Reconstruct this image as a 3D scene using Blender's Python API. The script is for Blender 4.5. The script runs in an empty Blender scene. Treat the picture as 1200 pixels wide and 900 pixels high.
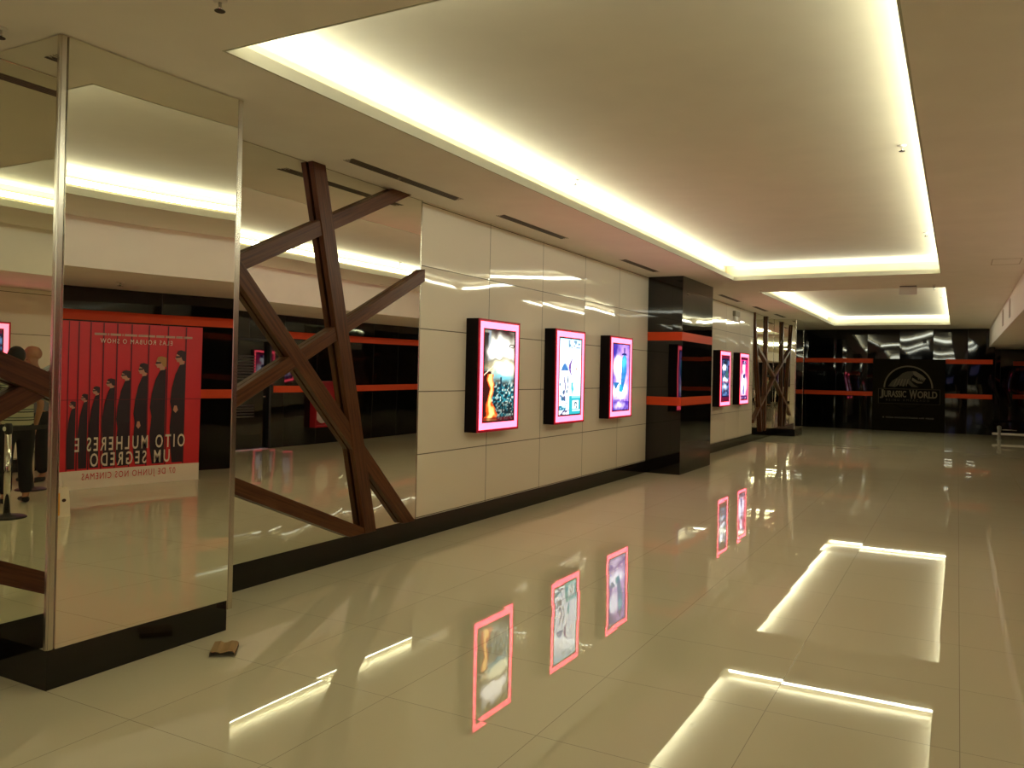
import bpy, bmesh, math, random
from mathutils import Vector, Matrix
random.seed(7)
SC = bpy.context.scene
COL = SC.collection

# ------------------------------------------------------------------ camera
F_PX, YAW, PITCH, ROLL = 957.96, math.radians(-28.567), math.radians(0.35), math.radians(1.194)
CAM = Vector((4.488, 0.0, 1.6))
fwd = Vector((math.sin(YAW)*math.cos(PITCH), math.cos(YAW)*math.cos(PITCH), math.sin(PITCH)))
rt0 = Vector((math.cos(YAW), -math.sin(YAW), 0)); up0 = rt0.cross(fwd)
rt = rt0*math.cos(ROLL)+up0*math.sin(ROLL); up = up0*math.cos(ROLL)-rt0*math.sin(ROLL)
cd = bpy.data.cameras.new('camera'); cam = bpy.data.objects.new('camera', cd); COL.objects.link(cam)
cd.sensor_width = 36; cd.lens = F_PX/1200*36; cd.shift_x = -1.1/1200; cd.shift_y = -19.8/1200; cd.clip_end = 200
m = Matrix((rt, up, -fwd)).transposed().to_4x4(); m.translation = CAM; cam.matrix_world = m
SC.camera = cam
# ------------------------------------------------------------------ world, exposure
w = bpy.data.worlds.new('world'); SC.world = w; w.use_nodes = True
w.node_tree.nodes['Background'].inputs[0].default_value = (0.02, 0.018, 0.015, 1)
w.node_tree.nodes['Background'].inputs[1].default_value = 0.2
SC.view_settings.view_transform = 'Standard'; SC.view_settings.look = 'None'
SC.view_settings.gamma = 1; SC.view_settings.exposure = 0.0; SC.view_settings.use_curve_mapping = False
SC.cycles.use_denoising = True
SC.cycles.use_guiding = True; SC.cycles.guiding_training_samples = 24
SC.cycles.max_bounces = 16; SC.cycles.diffuse_bounces = 10; SC.cycles.glossy_bounces = 8
SC.cycles.blur_glossy = 0.6; SC.cycles.sample_clamp_indirect = 12
# ------------------------------------------------------------------ dimensions
H = 3.21            # soffit height
REC = 3.475         # raised ceiling
WID = 7.5           # hall width
BX = 5.307          # bulkhead face
BZ = 2.655          # bulkhead underside
YB = 28.52          # far wall
YN = -10.0          # wall behind the camera
CA, C0, C1 = 0.615, 2.43, 3.546      # near mirrored column
COVES = [(1.172, 4.236, 2.945, 13.768), (1.170, 4.276, 15.838, 26.335), (1.172, 4.24, -8.6, 0.935)]
LED_COL = (0.95, 1.0, 0.84)
LED_W = 7.4        # watts per metre
# ------------------------------------------------------------------ cove lights (the room's own lamps)
TILT = math.radians(38)     # LED profiles lean in from straight up towards the middle of the tray
def cove_lamp(x, y, length, inward):
    ld = bpy.data.lights.new('cove_light', 'AREA'); ld.shape = 'RECTANGLE'
    ld.size = 0.13; ld.size_y = length
    ld.energy = LED_W*length; ld.color = LED_COL
    o = bpy.data.objects.new('cove_light', ld); COL.objects.link(o)
    i = Vector((*inward, 0)); d = i*math.sin(TILT)+Vector((0, 0, math.cos(TILT)))
    zz = -d; yy = Vector((0, 0, 1)).cross(i); xx = yy.cross(zz)
    mm = Matrix((xx, yy, zz)).transposed().to_4x4(); mm.translation = (x, y, H+LED_Z); o.matrix_world = mm
LED_Z = 0.15
for (x0, x1, y0, y1) in COVES:
    cove_lamp(x0-.12, (y0+y1)/2, y1-y0, (1, 0)); cove_lamp(x1+.12, (y0+y1)/2, y1-y0, (-1, 0))
    cove_lamp((x0+x1)/2, y0-.12, x1-x0, (0, 1)); cove_lamp((x0+x1)/2, y1+.12, x1-x0, (0, -1))

# ================================================================== materials
def new_mat(name):
    m = bpy.data.materials.new(name); m.use_nodes = True
    return m, m.node_tree.nodes, m.node_tree.links, m.node_tree.nodes['Principled BSDF']
def setp(b, **k):
    for n, v in k.items():
        n = {'col': 'Base Color', 'rough': 'Roughness', 'metal': 'Metallic', 'ior': 'IOR', 'coat': 'Coat Weight',
             'em': 'Emission Color', 'es': 'Emission Strength', 'spec': 'Specular IOR Level', 'trans': 'Transmission Weight', 'coatr': 'Coat Roughness'}[n]
        if n in ('Base Color', 'Emission Color'): v = (*v, 1)
        b.inputs[n].default_value = v
def plain(name, col, rough=.5, **k):
    m, N, L, b = new_mat(name); setp(b, col=col, rough=rough, **k)
    # slight tonal variation so that every surface is procedural
    t = N.new('ShaderNodeTexCoord'); no = N.new('ShaderNodeTexNoise'); no.inputs['Scale'].default_value = 3
    mx = N.new('ShaderNodeMix'); mx.data_type = 'RGBA'
    L.new(t.outputs['Object'], no.inputs['Vector']); L.new(no.outputs['Fac'], mx.inputs['Factor'])
    mx.inputs['A'].default_value = (*[c*.94 for c in col], 1); mx.inputs['B'].default_value = (*[min(1, c*1.05) for c in col], 1)
    L.new(mx.outputs['Result'], b.inputs['Base Color'])
    return m
def vmath(N, L, op, a, b=None):
    n = N.new('ShaderNodeVectorMath'); n.operation = op
    for i, v in enumerate((a, b)):
        if v is None: continue
        if hasattr(v, 'is_output'): L.new(v, n.inputs[i])
        elif isinstance(v, (int, float)): n.inputs[3].default_value = v
        else: n.inputs[i].default_value = v
    return n.outputs['Value'] if op == 'LENGTH' else n.outputs['Vector']
def fmath(N, L, op, a, b=None, c=None):
    n = N.new('ShaderNodeMath'); n.operation = op
    for i, v in enumerate((a, b, c)):
        if v is None: continue
        if hasattr(v, 'is_output'): L.new(v, n.inputs[i])
        else: n.inputs[i].default_value = v
    return n.outputs[0]
def tiled(name, col, joint_col, pitch, origin, joint=.003, rough=.04, tilt=.004, bow=.004, warp=.002, warp_scale=1.2,
          col_var=.03, joint_mask=(1, 1, 1), ior=1.5, coat=0.0, wscale=(1, 1, 1), joint_mix=1.0, warp2=0):
    """flat polished tiles or panels: joints, a slightly different tilt and bow for each tile, a slow surface warp"""
    m, N, L, b = new_mat(name)
    geo = N.new('ShaderNodeNewGeometry')
    p = vmath(N, L, 'SUBTRACT', geo.outputs['Position'], origin)
    q = vmath(N, L, 'DIVIDE', p, pitch)
    cell = vmath(N, L, 'FLOOR', q)
    fr = vmath(N, L, 'FRACTION', q)
    wn = N.new('ShaderNodeTexWhiteNoise'); wn.noise_dimensions = '3D'
    L.new(vmath(N, L, 'ADD', cell, (.37, .21, .13)), wn.inputs['Vector'])
    rnd = vmath(N, L, 'SUBTRACT', wn.outputs['Color'], (.5, .5, .5))
    t1 = N.new('ShaderNodeVectorMath'); t1.operation = 'SCALE'; L.new(rnd, t1.inputs[0]); t1.inputs['Scale'].default_value = tilt*2
    ctr = vmath(N, L, 'SUBTRACT', fr, (.5, .5, .5))
    ctr = vmath(N, L, 'MULTIPLY', ctr, joint_mask)
    t2 = N.new('ShaderNodeVectorMath'); t2.operation = 'SCALE'; L.new(ctr, t2.inputs[0]); t2.inputs['Scale'].default_value = bow*2
    no = N.new('ShaderNodeTexNoise'); no.inputs['Scale'].default_value = warp_scale; no.inputs['Detail'].default_value = 1
    L.new(vmath(N, L, 'MULTIPLY', vmath(N, L, 'ADD', p, vmath(N, L, 'MULTIPLY', cell, (3.1, 5.3, 7.7))), wscale), no.inputs['Vector'])
    t3 = N.new('ShaderNodeVectorMath'); t3.operation = 'SCALE'; L.new(vmath(N, L, 'SUBTRACT', no.outputs['Color'], (.5, .5, .5)), t3.inputs[0]); t3.inputs['Scale'].default_value = warp*2
    s = vmath(N, L, 'ADD', t1.outputs[0], t2.outputs[0]); s = vmath(N, L, 'ADD', s, t3.outputs[0])
    if warp2:
        n2 = N.new('ShaderNodeTexNoise'); n2.inputs['Scale'].default_value = 9; n2.inputs['Detail'].default_value = 0
        L.new(p, n2.inputs['Vector'])
        t4 = N.new('ShaderNodeVectorMath'); t4.operation = 'SCALE'; L.new(vmath(N, L, 'SUBTRACT', n2.outputs['Color'], (.5, .5, .5)), t4.inputs[0]); t4.inputs['Scale'].default_value = warp2*2
        s = vmath(N, L, 'ADD', s, t4.outputs[0])
    nn = vmath(N, L, 'NORMALIZE', vmath(N, L, 'ADD', geo.outputs['Normal'], s))
    L.new(nn, b.inputs['Normal'])
    # joints
    sx = N.new('ShaderNodeSeparateXYZ'); L.new(fr, sx.inputs[0])
    dist = None
    for i, ax in enumerate('XYZ'):
        if not joint_mask[i]: continue
        f = sx.outputs[ax]; d = fmath(N, L, 'MINIMUM', f, fmath(N, L, 'SUBTRACT', 1.0, f))
        d = fmath(N, L, 'MULTIPLY', d, pitch[i])
        dist = d if dist is None else fmath(N, L, 'MINIMUM', dist, d)
    isj = fmath(N, L, 'LESS_THAN', dist, joint)
    isj = fmath(N, L, 'MULTIPLY', isj, joint_mix)
    mx = N.new('ShaderNodeMix'); mx.data_type = 'RGBA'
    mv = N.new('ShaderNodeMix'); mv.data_type = 'RGBA'
    wv = N.new('ShaderNodeTexWhiteNoise'); L.new(cell, wv.inputs['Vector']); L.new(wv.outputs['Value'], mv.inputs['Factor'])
    mv.inputs['A'].default_value = (*[c*(1-col_var) for c in col], 1); mv.inputs['B'].default_value = (*[c*(1+col_var) for c in col], 1)
    L.new(isj, mx.inputs['Factor']); L.new(mv.outputs['Result'], mx.inputs['A']); mx.inputs['B'].default_value = (*joint_col, 1)
    L.new(mx.outputs['Result'], b.inputs['Base Color'])
    setp(b, ior=ior, coat=coat)
    L.new(fmath(N, L, 'ADD', fmath(N, L, 'MULTIPLY', isj, .4), rough), b.inputs['Roughness'])
    return m
M = {}
BIG = 1000.0
M['floor'] = tiled('polished_porcelain', (.72, .695, .53), (.16, .13, .08), (.82, .81, BIG), (2.88, 2.43, -500), joint=.0018, rough=.004,
                   tilt=.0017, bow=.0012, warp=.0008, warp_scale=.9, joint_mask=(1, 1, 0), col_var=.012, ior=1.56, joint_mix=.6)
M['panel'] = tiled('white_gloss_panel', (.86, .80, .68), (.10, .08, .05), (BIG, 1.293, .5985), (-500, 6.38, .200), joint=.0045, rough=.02,
                   tilt=.006, bow=.010, warp=.006, warp_scale=1.1, joint_mask=(0, 1, 1), ior=1.5, col_var=.015)
M['black'] = tiled('black_gloss_panel', (.0045, .0045, .004), (.002, .002, .002), (.94, .94, BIG), (.983, 2.0, -500), joint=.003, rough=.03,
                   tilt=.012, bow=.020, warp=.02, warp_scale=.8, joint_mask=(1, 1, 0), ior=1.55, col_var=.1)
M['black_flat'] = tiled('black_gloss_cladding', (.006, .005, .0045), (.002, .002, .002), (BIG, BIG, BIG), (-500, -500, -500), joint=.0, rough=.02,
                   tilt=.0, bow=.0, warp=.005, warp_scale=1.6, joint_mask=(1, 0, 0), ior=1.6, col_var=.1)
M['granite'] = plain('black_granite', (.006, .005, .0045), .08, ior=1.5)
M['orange'] = plain('orange_laminate', (.72, .075, .015), .5, spec=.2)
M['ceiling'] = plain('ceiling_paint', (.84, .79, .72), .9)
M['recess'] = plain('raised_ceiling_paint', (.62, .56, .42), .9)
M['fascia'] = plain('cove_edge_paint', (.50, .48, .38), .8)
M['bulk'] = plain('bulkhead_paint', (.86, .79, .74), .85)
M['vent'] = plain('dark_air_slot', (.02, .014, .01), .6)
M['white_metal'] = plain('white_enamel', (.75, .72, .66), .4)
M['chrome'] = plain('brushed_steel_trim', (.62, .58, .50), .22, metal=1.0)
M['dark_chrome'] = plain('polished_steel', (.72, .70, .66), .12, metal=1.0)
M['box_side'] = plain('black_lightbox_side', (.006, .003, .003), .6, spec=.15)
M['box_red'] = plain('red_lightbox_edge', (.30, .006, .02), .35, em=(.55, .0, .02), es=.28)
M['grey_tape'] = plain('led_tape', (.8, .8, .7), .5)
M['rubber'] = plain('black_rubber', (.012, .012, .012), .5)
M['belt'] = plain('black_belt_webbing', (.015, .013, .014), .8)
def mirror_mat():
    m, N, L, b = new_mat('silvered_mirror'); setp(b, col=(.86, .86, .77), rough=0.0, metal=1.0)
    geo = N.new('ShaderNodeNewGeometry')
    no = N.new('ShaderNodeTexNoise'); no.inputs['Scale'].default_value = .55; no.inputs['Detail'].default_value = 0
    L.new(geo.outputs['Position'], no.inputs['Vector'])
    t = N.new('ShaderNodeVectorMath'); t.operation = 'SCALE'; L.new(vmath(N, L, 'SUBTRACT', no.outputs['Color'], (.5, .5, .5)), t.inputs[0]); t.inputs['Scale'].default_value = .004
    L.new(vmath(N, L, 'NORMALIZE', vmath(N, L, 'ADD', geo.outputs['Normal'], t.outputs[0])), b.inputs['Normal'])
    return m
M['mirror'] = mirror_mat()
def wood_mat():
    m, N, L, b = new_mat('brown_wood_veneer')
    t = N.new('ShaderNodeTexCoord'); mp = N.new('ShaderNodeMapping'); mp.inputs['Scale'].default_value = (30, 30, 1.2)
    no = N.new('ShaderNodeTexNoise'); no.inputs['Scale'].default_value = 2.2; no.inputs['Detail'].default_value = 6
    cr = N.new('ShaderNodeValToRGB'); cr.color_ramp.elements[0].color = (.055, .017, .006, 1); cr.color_ramp.elements[1].color = (.15, .056, .020, 1)
    cr.color_ramp.elements[0].position = .3; cr.color_ramp.elements[1].position = .72
    L.new(t.outputs['Object'], mp.inputs['Vector']); L.new(mp.outputs[0], no.inputs['Vector']); L.new(no.outputs['Fac'], cr.inputs['Fac']); L.new(cr.outputs['Color'], b.inputs['Base Color'])
    setp(b, rough=.34, spec=.28)
    return m
M['wood'] = wood_mat()
def glow(name, col, s):
    m, N, L, b = new_mat(name); setp(b, col=(.4, .2, .2), em=col, es=s, rough=.35)
    return m
def attr_glow(name, s):
    m, N, L, b = new_mat(name); a = N.new('ShaderNodeAttribute'); a.attribute_name = 'print'
    L.new(a.outputs['Color'], b.inputs['Emission Color']); b.inputs['Emission Strength'].default_value = s
    setp(b, col=(.02, .02, .02), rough=.12)
    return m
M['neon'] = glow('pink_red_backlit_band', (1.0, .075, .13), 7.2)
M['screen'] = attr_glow('backlit_poster_print', 1.3)

# ================================================================== mesh helpers
def link(o, parent=None):
    COL.objects.link(o)
    if parent is not None: o.parent = parent
    return o
def mesh_obj(name, bm, mat, parent=None, smooth=False):
    me = bpy.data.meshes.new(name); bm.normal_update(); bm.to_mesh(me); bm.free()
    for mm in (mat if isinstance(mat, (list, tuple)) else [mat]): me.materials.append(M[mm] if isinstance(mm, str) else mm)
    if smooth:
        for p in me.polygons: p.use_smooth = True
    return link(bpy.data.objects.new(name, me), parent)
def tag(o, label, cat, group=None):
    o['label'] = label; o['category'] = cat
    if group: o['group'] = group
    return o
def struct(o): o['kind'] = 'structure'; return o
def empty(name, loc, label, cat, group=None, rz=0):
    o = bpy.data.objects.new(name, None); o.empty_display_size = .1; COL.objects.link(o); o.location = loc; o.rotation_euler = (0, 0, rz)
    return tag(o, label, cat, group)
def quad(bm, pts, mi=0):
    f = bm.faces.new([bm.verts.new(p) for p in pts]); f.material_index = mi; return f
def add_box(bm, x0, x1, y0, y1, z0, z1, mi=0):
    v = [bm.verts.new((x, y, z)) for x in (x0, x1) for y in (y0, y1) for z in (z0, z1)]
    for idx in ((0, 1, 3, 2), (4, 6, 7, 5), (0, 4, 5, 1), (2, 3, 7, 6), (0, 2, 6, 4), (1, 5, 7, 3)):
        f = bm.faces.new([v[i] for i in idx]); f.material_index = mi
    return v
def box(name, b, mat, parent=None, bevel=0, off=(0, 0, 0)):
    bm = bmesh.new(); add_box(bm, b[0]-off[0], b[1]-off[0], b[2]-off[1], b[3]-off[1], b[4]-off[2], b[5]-off[2])
    if bevel: bmesh.ops.bevel(bm, geom=bm.edges[:], offset=bevel, segments=2, affect='EDGES', profile=.6)
    return mesh_obj(name, bm, mat, parent)
def add_lathe(bm, prof, n=28, c=(0, 0, 0), ax='z', mi=0):
    rings = []
    for r, h in prof:
        ring = []
        for i in range(n):
            a = 2*math.pi*i/n; p = (r*math.cos(a), r*math.sin(a), h)
            if ax == 'x': p = (p[2], p[0], p[1])
            if ax == 'y': p = (p[0], p[2], p[1])
            ring.append(bm.verts.new((p[0]+c[0], p[1]+c[1], p[2]+c[2])))
        rings.append(ring)
    for a, b in zip(rings, rings[1:]):
        for i in range(n):
            f = bm.faces.new((a[i], a[(i+1) % n], b[(i+1) % n], b[i])); f.material_index = mi
    for r_, fl in ((rings[0], True), (rings[-1], False)):
        f = bm.faces.new(list(reversed(r_)) if fl else r_); f.material_index = mi
def lathe(name, prof, mat, parent=None, n=28, c=(0, 0, 0), ax='z', smooth=True):
    bm = bmesh.new(); add_lathe(bm, prof, n, c, ax); bmesh.ops.recalc_face_normals(bm, faces=bm.faces[:])
    o = mesh_obj(name, bm, mat, parent, False)
    if smooth:
        for p in o.data.polygons: p.use_smooth = len(p.vertices) == 4
    return o
def tube_pts(bm, pts, r, n=10):
    rings = []
    for i, p in enumerate(pts):
        p = Vector(p); a = Vector(pts[max(0, i-1)]); b = Vector(pts[min(len(pts)-1, i+1)])
        d = (b-a).normalized(); u = d.orthogonal().normalized()
        if rings and prev is not None:
            u = (prev-d*prev.dot(d)).normalized()
        prev = u; v = d.cross(u)
        rings.append([bm.verts.new(p+(u*math.cos(t)+v*math.sin(t))*r) for t in [2*math.pi*k/n for k in range(n)]])
    for a, b in zip(rings, rings[1:]):
        for i in range(n): bm.faces.new((a[i], a[(i+1) % n], b[(i+1) % n], b[i]))
    bm.faces.new(list(reversed(rings[0]))); bm.faces.new(rings[-1])
def tube(name, pts, r, mat, parent=None, n=10):
    bm = bmesh.new(); prev = None; tube_pts(bm, pts, r, n); return mesh_obj(name, bm, mat, parent, True)
def tube_pts(bm, pts, r, n=10):
    rings = []; prev = None
    for i, p in enumerate(pts):
        p = Vector(p); a = Vector(pts[max(0, i-1)]); b = Vector(pts[min(len(pts)-1, i+1)])
        d = (b-a).normalized()
        u = d.orthogonal().normalized() if prev is None else (prev-d*prev.dot(d)).normalized()
        prev = u; v = d.cross(u)
        rings.append([bm.verts.new(p+(u*math.cos(t)+v*math.sin(t))*r) for t in [2*math.pi*k/n for k in range(n)]])
    for a, b in zip(rings, rings[1:]):
        for i in range(n): bm.faces.new((a[i], a[(i+1) % n], b[(i+1) % n], b[i]))
    bm.faces.new(list(reversed(rings[0]))); bm.faces.new(rings[-1])

class Plane:
    """a flat printed surface: origin, reading direction u, up v, outward normal n"""
    def __init__(s, o, u, v, n): s.o, s.u, s.v, s.n = Vector(o), Vector(u), Vector(v), Vector(n)
    def p(s, a, b, d=0): return s.o+s.u*a+s.v*b+s.n*d
    def poly(s, bm, pts, d, mi=0, thick=0.0):
        vs = [bm.verts.new(s.p(a, b, d)) for a, b in pts]; f = bm.faces.new(vs); f.normal_update()
        if f.normal.dot(s.n) < 0: f.normal_flip()
        f.material_index = mi
        return f
def lettering(name, text, pl, a0, b0, width, height, d, mat, parent, bold=.02, kern=1.0):
    """text fitted into width x height on plane pl, lower-left at (a0, b0)"""
    cu = bpy.data.curves.new(name, 'FONT'); cu.body = text; cu.size = 1; cu.offset = bold; cu.space_character = kern; cu.resolution_u = 3
    o = bpy.data.objects.new(name, cu); COL.objects.link(o)
    dg = bpy.context.evaluated_depsgraph_get(); dg.update()
    me = bpy.data.meshes.new_from_object(o.evaluated_get(dg)); bpy.data.objects.remove(o)
    xs = [v.co.x for v in me.vertices]; ys = [v.co.y for v in me.vertices]
    x0, x1, y0, y1 = min(xs), max(xs), min(ys), max(ys)
    for v in me.vertices:
        a = a0+(v.co.x-x0)/(x1-x0)*width; b = b0+(v.co.y-y0)/(y1-y0)*height
        v.co = pl.p(a, b, d)
    me.materials.clear(); me.materials.append(M[mat] if isinstance(mat, str) else mat)
    me.name = name
    return link(bpy.data.objects.new(name, me), parent)

# ================================================================== the room
XR2 = 9.5; YB2 = 30.5
bm = bmesh.new(); add_box(bm, -.3, XR2, YN-.2, YB2+.3, -.15, 0)
struct(mesh_obj('floor', bm, 'floor'))
# soffit with three raised trays
bm = bmesh.new()
xs = sorted({-.3, 1.172, BX+.05}); ys = [YN-.1]
def soffit_rect(x0, x1, y0, y1): add_box(bm, x0, x1, y0, y1, H, H+.012)
prev_y = YN-.1
for (x0, x1, y0, y1) in sorted(COVES, key=lambda c: c[2]):
    soffit_rect(-.3, BX+.05, prev_y, y0)
    soffit_rect(-.3, x0, y0, y1); soffit_rect(x1, BX+.05, y0, y1); prev_y = y1
soffit_rect(-.3, BX+.05, prev_y, YB+.3)
struct(mesh_obj('ceiling', bm, 'ceiling'))
for k, (x0, x1, y0, y1) in enumerate(COVES):
    bm = bmesh.new(); t, s, h = .014, .19, .07
    # upstand around the opening
    add_box(bm, x0-t+.002, x0+.002, y0-t, y1+t, H-.0005, H+h); add_box(bm, x1-.002, x1+t-.002, y0-t, y1+t, H-.0005, H+h)
    add_box(bm, x0, x1, y0-t+.002, y0+.002, H-.0005, H+h); add_box(bm, x0, x1, y1-.002, y1+t-.002, H-.0005, H+h)
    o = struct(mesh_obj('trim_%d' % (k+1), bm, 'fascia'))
    bm = bmesh.new(); g = .05
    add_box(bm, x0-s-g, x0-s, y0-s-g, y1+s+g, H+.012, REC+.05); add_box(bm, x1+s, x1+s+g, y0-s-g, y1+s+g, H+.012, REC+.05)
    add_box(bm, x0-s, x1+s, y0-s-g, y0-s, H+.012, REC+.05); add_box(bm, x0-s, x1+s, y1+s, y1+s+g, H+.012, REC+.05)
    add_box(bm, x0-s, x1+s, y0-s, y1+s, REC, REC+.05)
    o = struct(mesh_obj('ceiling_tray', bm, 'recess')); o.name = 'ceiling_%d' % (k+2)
    bm = bmesh.new()
    add_box(bm, x0-.085, x0-.055, y0-.085, y1+.085, H+.012, H+.03); add_box(bm, x1+.055, x1+.085, y0-.085, y1+.085, H+.012, H+.03)
    add_box(bm, x0-.055, x1+.055, y0-.085, y0-.055, H+.012, H+.03); add_box(bm, x0-.055, x1+.055, y1+.055, y1+.085, H+.012, H+.03)
    struct(mesh_obj('trim_%d' % (k+4), bm, 'grey_tape'))
# bulkhead along the right side
bm = bmesh.new(); add_box(bm, BX, XR2, YN-.1, YB, BZ, H+.3); add_box(bm, BX+.15, XR2, YB, YB2+.2, BZ, H+.3)
struct(mesh_obj('trim_7', bm, 'bulk'))
# left wall: white panels, backing behind mirrors
bm = bmesh.new(); add_box(bm, -.3, 0, 6.38, 20.70, 0, H)
struct(mesh_obj('wall_left', bm, 'panel'))
bm = bmesh.new(); add_box(bm, -.3, -.012, -.41, 6.38, 0, H); add_box(bm, -.3, -.012, 20.70, YB+.2, 0, H)
struct(mesh_obj('wall_left_backing', bm, 'black_flat'))
bpy.data.objects['wall_left_backing'].name = 'wall_left_2'
bm = bmesh.new(); add_box(bm, -.3, 0, YN, -.41, 0, H)
struct(mesh_obj('wall_left_3', bm, 'panel'))
# baseboard left
bm = bmesh.new(); add_box(bm, -.01, .006, -.41, C0, 0, .19); add_box(bm, -.01, .006, C1, 12.853, 0, .19); add_box(bm, -.01, .006, 14.684, 23.30, 0, .19); add_box(bm, 0, .006, YN, -.41, 0, .19)
struct(mesh_obj('baseboard_left', bm, 'granite'))
# far wall
bm = bmesh.new(); add_box(bm, -.3, 5.46, YB, YB+.2, 0, H+.3); add_box(bm, 5.40, 5.46, YB+.2, YB2, 0, H)
struct(mesh_obj('wall_back', bm, 'black'))
bm = bmesh.new(); add_box(bm, 5.3, XR2, YB2, YB2+.2, 0, H)
struct(mesh_obj('wall_back_2', bm, 'black'))
# right wall
bm = bmesh.new(); add_box(bm, WID, WID+.2, 3.4, 10.95, 0, BZ+.01); add_box(bm, WID, WID+.2, 11.95, YB, 0, BZ+.01); add_box(bm, WID, WID+.2, 10.95, 11.95, 2.12, BZ+.01)
struct(mesh_obj('wall_right', bm, 'black'))
bm = bmesh.new(); add_box(bm, WID, WID+.2, YN, 3.4, 0, BZ+.01)
struct(mesh_obj('wall_right_2', bm, 'panel'))
bm = bmesh.new(); add_box(bm, WID-.008, WID, YN, 3.4, 0, .19)
struct(mesh_obj('baseboard_right', bm, 'granite'))
bm = bmesh.new(); add_box(bm, XR2, XR2+.2, YB-.1, YB2+.2, 0, H); add_box(bm, WID+.2, XR2+.2, YB-.2, YB-.02, 0, H)
struct(mesh_obj('wall_right_3', bm, 'black'))
bm = bmesh.new(); add_box(bm, -.3, WID+.2, YN-.2, YN, 0, H)
struct(mesh_obj('wall_front', bm, 'black'))
# orange bands on the walls
def band(name, b): return struct(box(name, b, 'orange'))
T = .004; n = 8
for z0, z1 in ((2.135, 2.275), (1.080, 1.215)):
    band('trim_%d' % n, (0.0, 2.10, YB-T, YB, z0, z1)); n += 1
    band('trim_%d' % n, (4.15, 5.405, YB-T, YB, z0, z1)); n += 1
    band('trim_%d' % n, (6.03, 9.4, YB2-T, YB2, z0, z1)); n += 1
for (y0, y1, z0, z1) in ((3.4, 10.9, 2.195, 2.335), (3.4, 10.9, 1.10, 1.235), (12.36, YB, 2.195, 2.335), (12.05, 12.92, 1.10, 1.235), (13.88, YB, 1.10, 1.235)):
    band('trim_%d' % n, (WID-T, WID, y0, y1, z0, z1)); n += 1

# door in the right wall, seen in the mirror
d = struct(bpy.data.objects.new('door_1', None)); COL.objects.link(d)
box('door_leaf', (WID+.06, WID+.11, 10.97, 11.93, .02, 2.10), 'black_flat', d)
bm = bmesh.new(); add_box(bm, WID-.02, WID+.06, 10.93, 10.98, 0, 2.15); add_box(bm, WID-.02, WID+.06, 11.92, 11.97, 0, 2.15); add_box(bm, WID-.02, WID+.06, 10.98, 11.92, 2.10, 2.15)
mesh_obj('door_frame', bm, 'rubber', d)
bm = bmesh.new()
for k in range(9): add_box(bm, WID+.045, WID+.06, 11.12, 11.6, 1.35+k*.055, 1.375+k*.055)
for k in range(5): add_box(bm, WID+.045, WID+.06, 11.12, 11.6, .62+k*.055, .645+k*.055)
mesh_obj('louvre', bm, plain('dark_grey_louvre', (.05, .045, .045), .4), d)
box('door_gap_light', (WID-.03, WID+.12, 11.0, 11.9, 0.0, .015), plain('door_gap_light_tint', (.6, .68, .8), .25, metal=1.0), d)  # pale blue strip stands in for light leaking under the door
lathe('door_handle', [(.012, 0), (.012, .05), (.03, .055), (.03, .075)], 'dark_chrome', d, 16, (WID+.02, 11.85, 1.02), 'x')

# ================================================================== mirrored columns
def bowed_glass(name, parent):
    """column mirror sheet, very slightly turned and bowed towards the hall"""
    bm = bmesh.new(); wy = C1-C0-.075; n = 24; fr = []; bk = []
    for i in range(n+1):
        s = -.5+i/n; f = .0225*s*1+.030*s*s
        f = (.033*s+.0275*s*s)*(C1-C0)+.016
        y = (C0+C1)/2+s*wy
        fr.append([bm.verts.new((CA+f, y, z)) for z in (.195, H-.004)]); bk.append([bm.verts.new((CA-.004, y, z)) for z in (.195, H-.004)])
    for i in range(n):
        bm.faces.new((fr[i][0], fr[i+1][0], fr[i+1][1], fr[i][1])).smooth = True
        bm.faces.new((bk[i][0], bk[i][1], bk[i+1][1], bk[i+1][0]))
        bm.faces.new((fr[i][1], fr[i+1][1], bk[i+1][1], bk[i][1])); bm.faces.new((fr[i][0], bk[i][0], bk[i+1][0], fr[i+1][0]))
    bm.faces.new((fr[0][0], fr[0][1], bk[0][1], bk[0][0])); bm.faces.new((fr[-1][0], bk[-1][0], bk[-1][1], fr[-1][1]))
    bmesh.ops.recalc_face_normals(bm, faces=bm.faces[:]); bm.normal_update()
    for e in bm.edges:
        if len(e.link_faces) == 2 and e.calc_face_angle(0) > .5: e.smooth = False
    return mesh_obj(name, bm, 'mirror', parent)
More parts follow.
